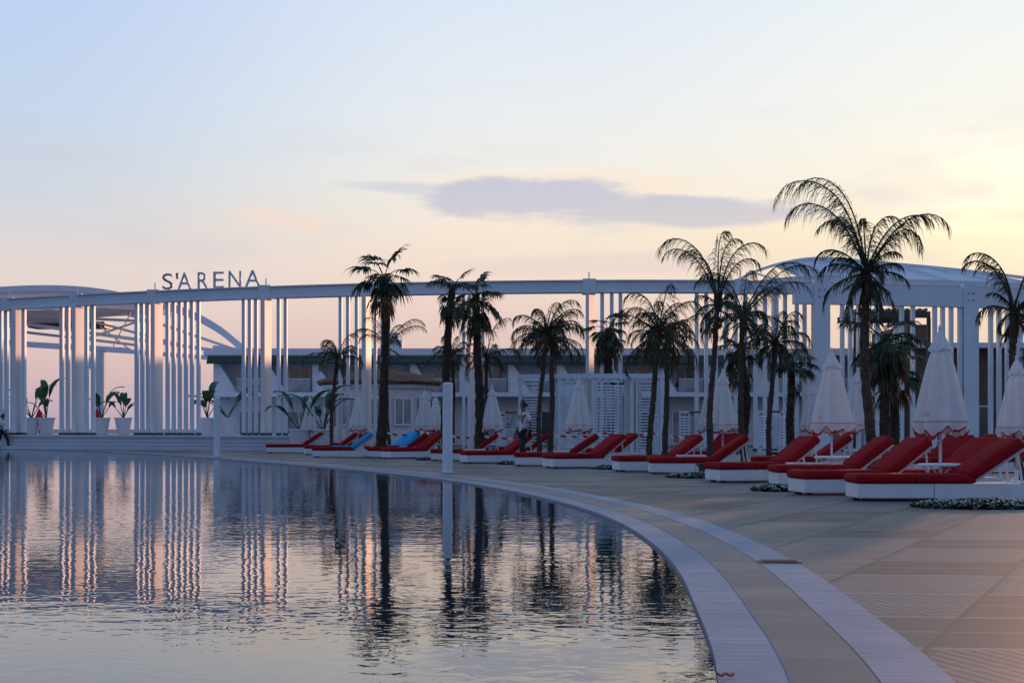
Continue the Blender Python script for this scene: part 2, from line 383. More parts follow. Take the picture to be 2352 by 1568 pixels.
vs=[(p.x+n.x*0.004,p.y+n.y*0.004,-0.03) for p,n in zip(edge,nrm)]
vv=[];ff=[]
for p in vs: vv+=[(-150,p[1],-0.03),p]
for i in range(len(vs)-1): ff.append((2*i,2*i+1,2*i+3,2*i+2))
me=bpy.data.meshes.new('pool_water'); me.from_pydata(vv,[],ff); me.materials.append(water_mat()); me.update()
o=obj('pool_water',me); tag(o,kind='structure')
b=MB(); b.add([(-6000,-3000,-0.6),(6000,-3000,-0.6),(6000,9000,-0.6),(-6000,9000,-0.6)],[(0,1,2,3)])
tag(obj('ground',b.mesh('ground',[M['ground']])),kind='structure')

# ---------------- pergola ----------------
pp=[(-250,86),(-100,84),(0,82),(180,79),(350,76.5),(600,74),(870,72.2),(1350,71),(1700,71.5),(2225,74),(2500,76.5)]
px=np.array([gx(a_,d_) for a_,d_ in pp]); py=np.array([d_ for a_,d_ in pp])
poly=np.polyfit(px,py,3)
def arcY(X): return float(np.polyval(poly,X))
def arcd(bx):
    d=74.0
    for _ in range(30): d=arcY(gx(bx,d))
    return d
PZ=8.45; BH=0.50
per=obj('curved_pergola',None,None,(0,arcY(0),0)); tag(per,'long curved white pergola with groups of tall slender fins','pergola')
def pchild(name,me): 
    o=obj(name,me,per); o.matrix_parent_inverse=Matrix.Translation((0,-arcY(0),0)); return o
def arcpts(b0,b1,z,off=0,n=60):
    X0=gx(b0,arcd(b0)); X1=gx(b1,arcd(b1)); return [(X0+(X1-X0)*i/n,arcY(X0+(X1-X0)*i/n)+off,z) for i in range(n+1)]
b=MB(); b.sweep(arcpts(-250,2550,PZ-BH),0.55,BH); b.sweep(arcpts(-250,2550,PZ+.002),0.75,0.06); b.sweep(arcpts(-250,2550,PZ-BH-0.062),0.7,0.06)
pchild('beam',b.mesh('pergola_beam',[M['white']]))
b=MB(); b.sweep(arcpts(1815,2550,PZ-1.15,-0.9),0.45,1.0)
pchild('lower_beam',b.mesh('pergola_lower_beam',[M['white']]))
def fin(bx,wpx,z0,z1,dep=0.32,panel=False,yaw=0.0,off=0.0):
    d=arcd(bx); X=gx(bx,d); w=wpx/F*d
    b=MB(); T=Matrix.Translation((X,d+off,0))@Matrix.Rotation(yaw,4,'Z')
    b.box(-w/2,w/2,-dep/2,dep/2,z0+0.12,z1,0,T)
    b.box(-w/2-0.03,w/2+0.03,-dep/2-0.03,dep/2+0.03,z0,z0+0.12,1,T)
    return pchild('panel' if panel else 'fin',b.mesh('pergola_fin',[M['panel'] if panel else M['white'],M['darkmetal']]))
PT=0.78; ZT=PZ-BH-0.065
groups_left=[([2,15,29,55],[42]),([142,156,199,214],[179]),([314,327,340,385,399,413,427,441,456],[360]),([560,574,588,640,656],[611]),([782,799,819],[842])]
for g,pn in groups_left:
    for x in g: fin(x,7.5,PT if x<700 else 0,ZT)
    for x in pn: fin(x,10,PT if x<700 else 0,ZT,1.05,True,math.radians(-10))
for x in [862,878,889]: fin(x,7,0,ZT)
for x in [1383,1405,1425]: fin(x,8,0,ZT)
fin(1355,8,0,ZT,.8,True,math.radians(-22))
fin(1085,7,0,ZT,.9,True,math.radians(-20)); 
for x in [1110,1065]: fin(x,7,0,ZT)
for x in [1600,1622,1644,1668,1690,1712,1735,1757,1779,1803,1830,1848]: fin(x,7.5,0,ZT)
for x in [1925,1943,1962,1981,2005,2060,2085,2135,2153,2172,2192,2262,2281,2300,2322,2345,2366]: fin(x,8,0,PZ-1.16,0.3,False,0,-0.9)
for x in [1885,2225]:
    d=arcd(x)-0.95; X=gx(x,d); b=MB(); b.box(X-.38,X+.38,d-.45,d+.45,0.35,PZ+0.05,0); b.box(X-.46,X+.46,d-.52,d+.52,0,0.35,0)
    for k in range(2):
        for q in range(2): b.box(X-.2+k*.25,X-.1+k*.25,d-.47,d-.455,PZ-.5+q*-.35,PZ-.42+q*-.35,1)
    pchild('column',b.mesh('pergola_column',[M['white'],M['metal']]))
for x in [22,178,356,611,1353,1700]:
    d=arcd(x); X=gx(x,d); b=MB(); b.box(X-.33,X+.33,d-.42,d+.42,PZ-BH-.12,PZ+.12,0); b.lathe([(.035,PZ+.12),(.035,PZ+.5)],8,0,(X,d))
    pchild('joint_plate',b.mesh('pergola_joint',[M['white']]))

# terrace plinth
b=MB(); 
def terr(off0,off1,z0,z1):
    A=arcpts(-250,672,z0,off0,40); B=arcpts(-250,672,z0,off1,40)
    n=len(A)
    rs=[[A[i],B[i],(B[i][0],B[i][1],z1),(A[i][0],A[i][1],z1)] for i in range(n)]
    b.rings(rs)
terr(-1.3,22,-0.2,0.66); terr(-1.42,22.1,0.66,0.78); terr(-1.36,-1.3,.42,.46); terr(-1.36,-1.3,.24,.28); terr(-1.75,-1.3,-0.2,0.16)
tag(obj('terrace_platform',b.mesh('terrace_platform',[M['plinth']])),'raised white terrace platform beside the pool','terrace')

# ---------------- sign ----------------
sg=obj('rooftop_sign',None,None,(gx(485,arcd(485)),arcd(485),PZ+.07)); tag(sg,"raised metal letters reading S'ARENA standing on the pergola beam",'sign')
def letter(ch,x0,x1,y0,y1,m):
    cx=(x0+x1)/2; d=arcd(cx)-0.1
    cu=bpy.data.curves.new('t','FONT'); cu.body=ch; cu.size=1; cu.extrude=0.05; cu.offset=0.0
    to=bpy.data.objects.new('t',cu); COL.objects.link(to)
    dg=bpy.context.evaluated_depsgraph_get(); dg.update()
    me=bpy.data.meshes.new_from_object(to.evaluated_get(dg)); bpy.data.objects.remove(to)
    xs=[v.co.x for v in me.vertices]; ys=[v.co.y for v in me.vertices]
    W=(x1-x0)/F*d; H=(y1-y0)/F*d; mx,Mx,my,My=min(xs),max(xs),min(ys),max(ys)
    X0=gx(x0,d); Z0=gz(y1,d)
    for v in me.vertices:
        x=(v.co.x-mx)/(Mx-mx)*W; z=(v.co.y-my)/(My-my)*H; yv=v.co.z
        v.co=(X0+x,d+yv*1.0,Z0+z)
    me.materials.clear(); me.materials.append(m)
    o=obj('letter',me,sg); o.matrix_parent_inverse=Matrix.Translation(-sg.location)
    return d
LM=mat('letter_face',(0.50,0.54,0.66),0.4,0.05,2)
letter('S',373,397,628,665,M['metal']); letter("'",404,410,627,641,M['metal'])
for ch,x0,x1,y0,y1 in [('A',408,440,626,665),('R',454,479,625,664),('E',490,515,624,662),('N',525,554,622,660),('A',563,598,620,658)]:
    letter(ch,x0,x1,y0,y1,LM)
b=MB()
for x in [379,391,413,435,457,475,493,511,528,551,568,593]:
    d=arcd(x)-.1; X=gx(x,d); b.box(X-.02,X+.02,d-.02,d+.02,PZ+.05,PZ+.22)
o=obj('mounting_rail',b.mesh('sign_rail',[M['metal']]),sg); o.matrix_parent_inverse=Matrix.Translation(-sg.location)

# ---------------- hotel wing ----------------
D=96
hx0=gx(490,D); hx1=gx(2110,D)
hotel=obj('hotel_building',None,None,(0,D,0)); tag(hotel,'long two-storey white hotel wing with green tiled eaves','building')
b=MB(); b.box(hx0,hx1,0.0,12,0,gz(806,D)); 
wall=obj('wall',b.mesh('hotel_wall',[M['wall']]),hotel)
b=MB(); b.box(hx0-.3,hx1+.3,-1.7,12.3,gz(818,D),gz(803,D)); b.box(hx0-.2,hx1+.2,-1.5,-.05,gz(822,D),gz(818,D)-.003)
obj('parapet',b.mesh('hotel_parapet',[M['white']]),hotel)
b=MB(); zt=gz(820,D); zb=gz(836,D)
n=int((hx1-hx0)/0.22)
for i in range(n):
    x=hx0+i*.22; b.add([(x,-1.72,zt),(x+.2,-1.72,zt),(x+.2,-2.2,zb),(x,-2.2,zb),(x,-1.72,zt-.1),(x+.2,-1.72,zt-.1),(x+.2,-2.15,zb-.08),(x,-2.15,zb-.08)],[(0,1,2,3),(4,7,6,5),(3,2,6,7),(0,3,7,4),(1,5,6,2)])
obj('tiled_eave',b.mesh('hotel_eave',[M['roofgreen']]),hotel)
b=MB(); b.box(hx0,hx1,-2.0,-.02,gz(912,D),gz(902,D)); obj('balcony_slab',b.mesh('hotel_slab',[M['white']]),hotel)
bay=3.25; x=hx0+.4
def window_mesh(w,h,mull,glassmat):
    b=MB(); fw=.09
    b.box(0,w,-.06,.0,0,h,1)
    for (a0,a1,c0,c1) in [(0,fw,0,h),(w-fw,w,0,h),(fw,w-fw,h-fw,h),(fw,w-fw,0,fw)]: b.box(a0,a1,-.12,-.063,c0,c1,0)
    for q in range(1,mull): b.box(w*q/mull-.035,w*q/mull+.035,-.11,-.063,fw,h-fw,0)
    return b.mesh('window',[M['white'],glassmat])
wm=[window_mesh(1.5,1.55,2,M['glass']),window_mesh(1.5,1.55,2,M['glass2'])]
dm=[window_mesh(1.7,2.3,2,M['glass']),window_mesh(1.7,2.3,2,M['glass2'])]
pm=MB(); pm.add([(0,-1.6,0),(1.5,-1.6,0),(0.25,-1.6,2.0),(0,-1.6,2.0),(0,-0.02,0),(1.5,-0.02,0),(.25,-.02,2.0),(0,-.02,2.0)],[(0,1,2,3),(4,7,6,5),(0,4,5,1),(1,5,6,2),(2,6,7,3),(3,7,4,0)])
pm=pm.mesh('divider',[M['white']])
rb=MB(); rb.box(0,1.6,-1.95,-1.9,.85,.9); rb.box(0,1.6,-1.94,-1.91,.05,.84,1); rbm=rb.mesh('railing',[M['white'],M['glass2']])
while x<hx1-3:
    obj('window',wm[random.random()<.45],hotel,(x+1.45,0,gz(893,D)))
    obj('door',dm[random.random()<.4],hotel,(x+1.3,0,.05))
    obj('balcony_divider',pm,hotel,(x,0,gz(902,D)+.002))
    obj('balcony_railing',rbm,hotel,(x+1.53,0,gz(902,D)+.002))
    x+=bay
b=MB(); b.box(-.6,.6,-.5,.5,0,.9); b.lathe([(.3,.9),(.3,1.3),(.36,1.32),(.36,1.4)],14); tag(obj('rooftop_unit',b.mesh('rooftop_unit',[M['plinth']]),None,(gx(905,D+4),D+4,gz(803,D)+.002)),'grey ventilation unit on the flat hotel roof','ventilation unit')
d=90
rb_=obj('restaurant_building',None,None,(gx(2200,d),d,0)); tag(rb_,'brown-walled restaurant building with wide glazed front','building')
b=MB(); w2=gx(2520,d)-gx(2085,d); x0=-(gx(2200,d)-gx(2085,d)); b.box(x0,x0+1.4,0,9,0,gz(745,d)); b.box(x0+1.4,x0+w2,.6,9,0,gz(800,d))
obj('wall',b.mesh('restaurant_wall',[M['brown']]),rb_)
b=MB(); b.box(x0-.4,x0+w2,-.7,9.3,gz(800,d)+.003,gz(788,d)); obj('roof_slab',b.mesh('restaurant_roof',[M['white']]),rb_)
for i in range(6): obj('window',dm[0],rb_,(x0+1.8+i*2.0,.6,.3))

# ---------------- thatched kiosk ----------------
d=84; kx=gx(872,d)
b1=MB(); b1.lathe([(3.1,0),(3.1,gz(880,d)-.1)],28); 
b2=MB(); prof=[(3.6,gz(884,d)),(3.68,gz(878,d)),(2.9,gz(866,d)),(1.8,gz(856,d)),(.8,gz(849,d)),(.05,gz(847,d))]
b2.rings([[(r*math.cos(2*math.pi*j/48)*(1+random.uniform(-.012,.012)),r*math.sin(2*math.pi*j/48)*(1+random.uniform(-.012,.012)),z+random.uniform(-.05,.05)) for j in range(48)] for r,z in prof])
b4=MB(); b4.lathe([(3.3,gz(894,d)),(3.4,gz(885.5,d))],28)
kp=[('wall',b1.mesh('kiosk_wall',[M['wall']],False)),('thatched_roof',b2.mesh('kiosk_roof',[M['thatch']])),('cornice',b4.mesh('kiosk_cornice',[M['white']]))]
ki=inst('kiosk',kp,(kx,d,0),label='round white kiosk with low thatched roof',cat='kiosk')
kw=window_mesh(1.15,1.6,2,M['glass2'])
for k in range(-3,4):
    an=k*math.radians(30); obj('window',kw,ki,(3.1*math.sin(an)-.57*math.cos(an),-3.1*math.cos(an)-.57*math.sin(an)-.0,1.3),(0,0,an))

# ---------------- arena canopy (left) ----------------
d=100
ar=obj('arena_canopy',None,None,(gx(230,d),d,0)); tag(ar,'large arched white stage roof on steel columns','stage canopy')
def apart(name,bm_,mats): 
    o=obj(name,bm_.mesh(name,mats),ar); o.matrix_parent_inverse=Matrix.Translation((-gx(230,d),-d,0)); return o
def P(x,y,dd): return Vector((gx(x,dd),dd,gz(y,dd)))
top=[(-260,690),(-150,674),(-40,662),(60,656),(150,656),(230,663),(310,678),(380,694),(440,713),(500,745),(545,780),(575,806)]
def crv(pts,n=6):
    return [tuple(v) for v in catmull(pts,n)]
tc_=crv(top)
b=MB(); b.sweep([P(x,y+19,100) for x,y in tc_],.35,.58); apart('front_arch',b,[M['white']])
b=MB(); b.sweep([P(x*.96,y+26,112) for x,y in tc_ if x<420],.3,.35); apart('rear_arch',b,[M['white']])
b=MB(); 
k=[(x,y) for x,y in tc_ if x<345]
for i in range(len(k)-1):
    def q(t,j):
        x,y=k[j]; fade=max(0,min(1,(345-x)/200)); yy=y+12+ (44*t if t<1 else 44+ (t-1)*30)*(.35+.65*fade)
        return P(x,yy,99.7 if t<1 else 99.7+(t-1)*10)
    for t0,t1 in ((0,.99),(1,1.5),(1.5,2)):
        p=[q(t0,i),q(t0,i+1),q(t1,i+1),q(t1,i)]
        b.add(p,[(0,1,2,3)])
apart('roof_membrane',b,[M['membrane']])
b=MB()
for (A,B_,w,h,dd) in [((-200,770),(75,792),.35,.4,101),((75,792),(300,806),.35,.4,101),((300,806),(500,822),.3,.3,101),((60,742),(490,802),.2,.25,103),((60,722),(340,735),.15,.2,104),((100,705),(420,790),.2,.2,106),((220,700),(350,735),.2,.2,105),((-50,760),(250,700),.2,.2,107),((350,735),(540,800),.2,.22,106),((490,800),(575,808),.4,.4,100.6),((180,780),(420,700),.15,.15,108),((60,760),(320,790),.2,.2,109),((230,745),(300,800),.12,.12,105),((300,715),(260,790),.12,.12,104),((380,700),(350,800),.12,.12,103)]:
    b.sweep([P(A[0],A[1]+6,dd),P(B_[0],B_[1]+6,dd)],w,h)
apart('roof_truss',b,[M['white']])
b=MB(); 
for (x0_,y0_,x1_,y1_,dd) in [(64,736,138,752,110),(150,738,240,752,111.5)]:
    p0=P(x0_,y0_,dd); p1=P(x1_,y1_,dd); b.box(p0.x,p1.x,dd,dd+2,p1.z,p0.z)
apart('dark_underside_patch',b,[M['darkmetal']])  # dark boxes added to stand in for the shaded patches of the roof underside
for x in (232,):
    b=MB(); X=gx(x,101); b.box(X-.28,X+.28,100.7,101.3,0,gz(802,101)); b.add([(X-.28,100.8,4.6),(X-.28,101.2,4.6),(X-1.6,101.2,gz(800,101)),(X-1.6,100.8,gz(800,101)),(X-.28,100.8,5.2),(X-.28,101.2,5.2),(X-1.0,101.2,gz(800,101)),(X-1.0,100.8,gz(800,101))],[(0,1,2,3),(4,7,6,5),(0,3,7,4),(1,5,6,2)])
    apart('column',b,[M['plinth']])
b=MB(); X=gx(562,101); b.box(X-.3,X+.3,100.7,101.3,0,gz(808,101)); apart('column',b,[M['plinth']])
b=MB(); X=gx(-120,101); b.box(X-.3,X+.3,100.7,101.3,0,gz(770,101)); apart('column',b,[M['plinth']])

# right canopy
d=92
rc=obj('vaulted_canopy',None,None,(gx(2000,d),d,0)); tag(rc,'shallow vaulted white canopy rising above the pergola','canopy')
def rpart(name,bm_,mats):
    o=obj(name,bm_.mesh(name,mats),rc); o.matrix_parent_inverse=Matrix.Translation((-gx(2000,d),-d,0)); return o
t1=crv([(1690,645),(1740,622),(1800,604),(1870,594),(1960,598),(2060,607),(2160,616),(2260,627),(2360,639),(2500,660)])
t2=crv([(1720,652),(1800,642),(1870,638),(1960,640),(2080,646),(2200,650),(2360,656),(2500,672)])
b=MB(); b.sweep([P(x,y+3,92) for x,y in t1],.25,.18); rpart('front_rib',b,[M['white']])
b=MB(); b.sweep([P(x,y+10,89) for x,y in t2],.4,.4); rpart('eave_beam',b,[M['white']])
b=MB()
n=min(len(t1),len(t2))
for i in range(n-1):
    p=[P(*t2[i],89.2),P(*t2[i+1],89.2),P(*t1[i+1],92),P(*t1[i],92)]
    if i>9: b.add([q+Vector((0,0,-.05)) for q in p],[(0,1,2,3)])
rpart('roof_membrane',b,[M['white']])
b=MB()
for i in range(0,n-1,5): b.tube([P(*t2[i],88.9),P(*t1[i],91.7)],.06,6)
rpart('strut',b,[M['white']])
for x in (1780,2060,2340):
    b=MB(); X=gx(x,90); b.box(X-.2,X+.2,89.8,90.2,0,gz(650,90)); rpart('column',b,[M['white']])
sh_=obj('slatted_shade',None,None,(gx(2030,86),86,0)); tag(sh_,'dark slatted shade roof on posts','shade structure')
def spart(name,b):
    o=obj(name,b.mesh(name,[M['darkmetal']]),sh_); o.matrix_parent_inverse=Matrix.Translation(-sh_.location)
b=MB()
for i in range(12):
    X=gx(1950+i*14,86); b.box(X,X+.12,84,88.5,gz(720,86),gz(714,86))
b.box(gx(1945,86),gx(2115,86),84,84.2,gz(724,86)-.3,gz(720,86)-.03); b.box(gx(1945,86),gx(2115,86),88.3,88.5,gz(724,86)-.3,gz(720,86)-.03)
spart('slatted_roof',b)
for X in (gx(1947,86),gx(2112,86)):
    b=MB(); b.box(X-.1,X+.1,84.0,84.2,0,gz(724,86)-.3); spart('post',b)

# ---------------- louvred cabana ----------------
d=61
cab=obj('louvred_cabana',None,None,(gx(1355,d),d,0)); tag(cab,'white louvred poolside cabana with flat slatted top','cabana')
H=gz(858,d); x0=gx(1285,d)-gx(1355,d); x1=gx(1520,d)-gx(1355,d); xb0=gx(1190,d)-gx(1355,d)
for (x,y) in [(x0,0),(x1,0),(x1,3.2),(xb0+.1,3.2),(x0+1.45,0),(x0+3.1,0),(xb0+.1,0.6),(x0,3.2)]:
    b=MB(); b.box(x-.08,x+.08,y-.08,y+.08,0,H-.2)
    obj('post',b.mesh('cabana_post',[M['white']]),cab)
b=MB(); b.box(x0-.12,x1+.12,-.12,.12,H-.2,H); b.box(xb0,x1+.12,3.1,3.34,H-.2,H); b.box(x1-.1,x1+.12,.122,3.098,H-.2,H); b.box(x0-.12,x0+.1,.122,3.098,H-.2,H); b.box(xb0,xb0+.2,.6,3.098,H-.2,H-.002); b.box(xb0,x0-.122,.5,.7,H-.2,H-.003)
for i in range(12): X=x0+.3+i*(x1-x0-.6)/11; b.box(X-.04,X+.04,.122,3.098,H-.15,H-.03)
obj('top_frame',b.mesh('cabana_top',[M['white']]),cab)
def louv(w,h):
    b=MB(); b.box(0,.06,-.03,.03,0,h); b.box(w-.06,w,-.03,.03,0,h); b.box(.06,w-.06,-.03,.03,0,.08); b.box(.06,w-.06,-.03,.03,h-.08,h)
    z=.14
    while z<h-.14:
        T=Matrix.Translation((0,0,z))@Matrix.Rotation(math.radians(30),4,'X'); b.box(.062,w-.062,-.05,.05,-.006,.006,0,T); z+=.125
    return b.mesh('louvre',[M['white']])
lm=louv(.98,H-.35)
for xx,yy,rz in [(x0+.1,0,0),(x0+1.55,-.05,0),(x1-1.1,0,0),(x1-.02,.2,90),(x1-.02,1.3,90),(x0,.3,90),(x0,1.5,90),(xb0+.1,3.2,0),(xb0+.1,.8,90),(xb0+.1,1.9,90),(x1-2.2,3.2,0),(x0+.3,3.2,0),(x0+2.4,3.2,0)]:
    obj('louvre_panel',lm,cab,(xx,yy,.06),(0,0,math.radians(rz)))
for cxx in (x0+1.2,x1-1.3,x0+2.8):
    b=MB(); pr=[]
    for j in range(24):
        pr.append((cxx+j*.02,.25+.04*math.sin(j*1.3)))
    b.add([(p[0],p[1],.1) for p in pr]+[(p[0],p[1],H-.25) for p in pr],[(j,j+1,24+j+1,24+j) for j in range(23)])
    obj('curtain',b.mesh('cabana_curtain',[M['fabric']]),cab)
scr=louv(1.0,1.9)
for i,(x,dd) in enumerate(((1140,66),(1160,66),(1560,64),(1582,64),(1740,62),(1765,62))):
    b=inst('privacy_screen',[('louvre_panel',scr)],(gx(x,dd),dd,.0),label='white louvred privacy screen on the deck',cat='screen',group='privacy screens')

# ---------------- poles ----------------
pb=MB(); pb.lathe([(.16,0),(.16,.03),(.125,.035),(.125,2.24),(.11,2.27),(.02,2.28)],24); pmesh=pb.mesh('pole',[M['white']],False)
for x,y,s in ((1028,1085,1.0),(498,1048,1.045)):
    d=rng(y); o=obj('light_pole',pmesh,None,(gx(x,d),d,0),(0,0,0),(1,1,s)); tag(o,'plain white cylindrical pole at the pool edge','pole',group='white poles by the pool')

# ---------------- loungers ----------------
LL=2.35
b=MB(); b.box(.06,2.2,-.36,.36,.04,.26); b.box(.1,.2,-.3,-.2,0,.04,1); b.box(.1,.2,.2,.3,0,.04,1); b.box(2.0,2.1,-.3,-.2,0,.04,1); b.box(2.0,2.1,.2,.3,0,.04,1); b.box(.03,1.05,-.40,.40,.05,.262); b.box(1.06,2.26,-.40,.40,.035,.264)
base_me=b.mesh('lounger_base',[M['wicker'],M['darkmetal']])
mb2=MB(); mb2.box(0,.80,-.43,.43,.268,.41); mb2.box(.803,1.62,-.43,.43,.268,.41); matt_me=mb2.mesh('lounger_mattress',[M['red']],True,.05)
Tb=Matrix.Translation((1.58,0,.30))@Matrix.Rotation(math.radians(-37),4,'Y')
b=MB(); b.box(0,.90,-.44,.44,0,.17,0,Tb); back_me=b.mesh('lounger_backrest',[M['red']],True,.055)
b=MB(); b.box(0,.93,-.45,.45,0,.19,0,Tb); backb_me=b.mesh('lounger_backrest_towel',[M['blue']],True,.055)
b=MB(); b.box(.02,.86,-.36,.36,-.045,-.004,0,Tb)
e1=Tb@Vector((.75,0,-.05))
for s in(-.3,.3): b.tube([(e1.x,s,e1.z),(e1.x+.06,s,.26)],.018,6)
frame_me=b.mesh('lounger_back_frame',[M['wicker']])
b=MB(); b.box(.75,1.56,-.435,.435,.414,.44); towel_me=b.mesh('towel',[M['blue']])
def lounger(xf,yb,xh,towel=False,lab=None):
    d=rng(yb); X0=gx(xf,d); lo,hi=0.0,1.2
    f=lambda ph:(X0+LL*math.cos(ph))/(d+LL*math.sin(ph))*F+1176
    if f(0)<=xh: ph=0; s=min(1.14,(gx(xh,d)-X0)/LL)
    else:
        s=1
        for _ in range(30):
            ph=(lo+hi)/2
            if f(ph)>xh: lo=ph
            else: hi=ph
    ph=min(ph,0.75)
    off=Vector((-math.sin(ph),math.cos(ph)))*.38
    parts=[('base',base_me),('mattress',matt_me),('backrest',backb_me if towel else back_me),('back_frame',frame_me)]
    if towel: parts.append(('towel',towel_me))
    inst('sun_lounger',parts,(X0+off.x,d+off.y,0.0),ph+random.uniform(-.02,.02),(s,1,1),lab or ('white wicker sun lounger with red cushions and a blue towel' if towel else 'white wicker sun lounger with red cushions, backrest raised'),'sun lounger','sun loungers around the pool')
for a_ in [(1965,1150,2385),(2040,1135,2312),(1845,1137,2148),(1783,1117,2062),(1650,1108,1890),(1735,1086,1965),(1492,1088,1728),(1420,1083,1622),(1268,1075,1441),(1180,1070,1382),(1070,1064,1229),(988,1058,1150),(895,1053,1022),(842,1051,985),(700,1044,826),(610,1040,749),(618,1034,718),(1128,1050,1270),(2085,1090,2240),(2260,1085,2440),(1330,1056,1470),(770,1036,850),(2150,1072,2310),(1600,1066,1700)]:
    lounger(*a_)
lounger(716,1050,858,True); lounger(862,1047,966,True)

# ---------------- umbrellas ----------------
def umb_canopy():
    b=MB(); n=96
    def ring(z,r,fl,hem=0):
        out=[]
        for j in range(n):
            t=2*math.pi*j/n; w=math.cos(8*t); rr=r*(1+fl*(w*.5+.16*math.sin(3*t+1)))
            out.append((rr*math.cos(t),rr*math.sin(t),z+hem*(math.cos(8*t+.6)*.5+.4*math.sin(3*t)+.3*math.cos(16*t))))
        return out
    rs=[ring(2.42,.10,.1),ring(2.3,.15,.2),ring(2.1,.20,.28),ring(1.85,.25,.32),ring(1.6,.30,.34),ring(1.35,.35,.34),ring(1.22,.375,.34)]
    b.rings(rs,0,False)
    b.rings([ring(1.215,.38,.34),ring(1.12,.385,.36,.05),ring(1.07,.385,.38,.09)],0,False)
    b.rings([ring(1.072,.388,.38,.09),ring(1.030,.386,.38,.11)],1,False)
    b.rings([ring(1.225,.384,.34),ring(1.214,.386,.34)],1,False)
    b.rings([ring(1.22,.33,.5,.05),ring(1.04,.30,.6,.08)],0,False)
    b.rings([ring(2.70,.02,0),ring(2.64,.05,.1),ring(2.5,.11,.25),ring(2.36,.17,.35,.03)],0,False)
    return b.mesh('umbrella_canopy',[M['fabric'],M['redtrim']],True)
cm_=umb_canopy()
b=MB(); b.lathe([(.024,.04),(.024,2.68),(.035,2.70),(.03,2.76),(.005,2.78)],12); pole_me=b.mesh('umbrella_pole',[M['white']],True)
b=MB(); b.box(-.3,.3,-.3,.3,0,.06); b.lathe([(.045,.06),(.045,.3)],12); ub_me=b.mesh('umbrella_base',[M['wicker']],False)
b=MB(); b.lathe([(.34,.50),(.35,.51),(.35,.535),(.34,.545)],28)
for s in (-1,1):
    for t_ in (-.12,.12): b.tube([(-.25*s,t_,0.01),(.25*s,t_,.5)],.014,6)
tb_me=b.mesh('umbrella_table',[M['white']])
b=MB()
for j in range(8):
    t=2*math.pi*j/8
    b.lathe([(.009,0),(.009,.003)],8,0,(.036*math.cos(t),.036*math.sin(t)))
b.lathe([(.010,0),(.010,.003)],10)
em_me=b.mesh('emblem',[M['redtrim']])
for x,d in [(712,71),(822,68),(975,59.5),(1001,69),(1130,54),(1330,45.5),(1660,39.5),(1632,47),(1867,51),(1910,29.3),(1970,38.7),(2160,22.9),(2335,28.6)]:
    parts=[('canopy',cm_),('pole',pole_me),('base',ub_me)]
    if x in (712,822,975,1130,1330,1910,2160,1970): parts.append(('table',tb_me))
    s=1+random.uniform(-.02,.02)
    if x==2335: s*=.92
    u=inst('closed_umbrella',parts,(gx(x,d),d,0),random.uniform(0,6),(s,s,1 if x!=2335 else .93),'closed white beach umbrella with red scalloped hem','umbrella','closed umbrellas among the loungers')
    if x in(2160,1910):
        az_=-math.pi/2-.75-u.rotation_euler.z; r=.45
        obj('emblem',em_me,u,(r*math.cos(az_),r*math.sin(az_),1.34),(math.radians(84),0,az_+math.pi/2))

# side tables
b=MB(); b.box(-.36,.36,-.22,.22,.03,.30); b.box(-.37,.37,-.23,.23,.302,.335); b.box(-.3,-.24,-.18,-.12,0,.03); b.box(.24,.3,-.18,-.12,0,.03); b.box(-.3,-.24,.12,.18,0,.03); b.box(.24,.3,.12,.18,0,.03)
st_me=b.mesh('side_table',[M['wicker']],False)
for x,y in [(1853,1114),(1587,1084),(1090,1062),(1300,1070),(940,1050)]:
    d=rng(y)+.3; o=obj('side_table',st_me,None,(gx(x,d),d,.0),(0,0,random.uniform(-.1,.1)),(1,1,1.3)); tag(o,'low white wicker side table between loungers','side table',group='wicker side tables')
b=MB(); b.lathe([(.11,0),(.11,.2),(.13,.205),(.13,.24)],16); b.box(-.14,.14,-.1,.1,.242,.30); fx=b.mesh('deck_lamp',[M['darkmetal']])
for x,y in ((1958,1096),(1455,1066),(1615,1092)):
    d=rng(y); o=obj('ground_spotlight',fx,None,(gx(x,d),d,0),(0,0,.3),(1,1,1.5 if x>1700 else 1)); tag(o,'small dark spotlight standing on the deck','spotlight',group='deck spotlights')

# flower beds
def bed(x,y,rx,ry,n):
    d=rng(y); cx=gx(x,d); b=MB()
    b.rings([[(rx*math.cos(t/20*math.pi*2),ry*math.sin(t/20*math.pi*2),0.004) for t in range(20)],[(rx*.9*math.cos(t/20*math.pi*2),ry*.9*math.sin(t/20*math.pi*2),.02) for t in range(20)]],2)
    for i in range(n):
        r=math.sqrt(random.random())*(1.0+.12*math.sin(i)); t=random.uniform(0,6.283); X=rx*r*math.cos(t); Y_=ry*r*math.sin(t); h=.01+.10*(1-r*r*.6)*random.random()
        fl=random.random()<.20; s=random.uniform(.010,.018) if fl else random.uniform(.014,.034); a_=random.uniform(0,6.28)
        u=Vector((math.cos(a_),math.sin(a_),random.uniform(-.6,.6)))*s; v=Vector((-math.sin(a_),math.cos(a_),random.uniform(-.8,.8)))*s
        c=Vector((X,Y_,h+(.03 if fl else 0)))
        b.add([c-u-v,c+u-v,c+u+v,c-u+v],[(0,1,2,3)],1 if fl else 0)
    o=obj('flower_bed',b.mesh('flower_bed',[M['groundleaf'],M['flower'],M['soil']]),None,(cx,d,0)); tag(o,'low bed of tiny white flowers in the deck','flower bed',kind='stuff')
for q in [(2265,1164,.95,.6,6000),(1792,1126,.48,.5,2600),(1597,1096,.60,.7,2600),(1395,1077,.4,.6,1400),(1165,1066,.3,.5,800),(975,1056,.3,.5,700)]: bed(*q)

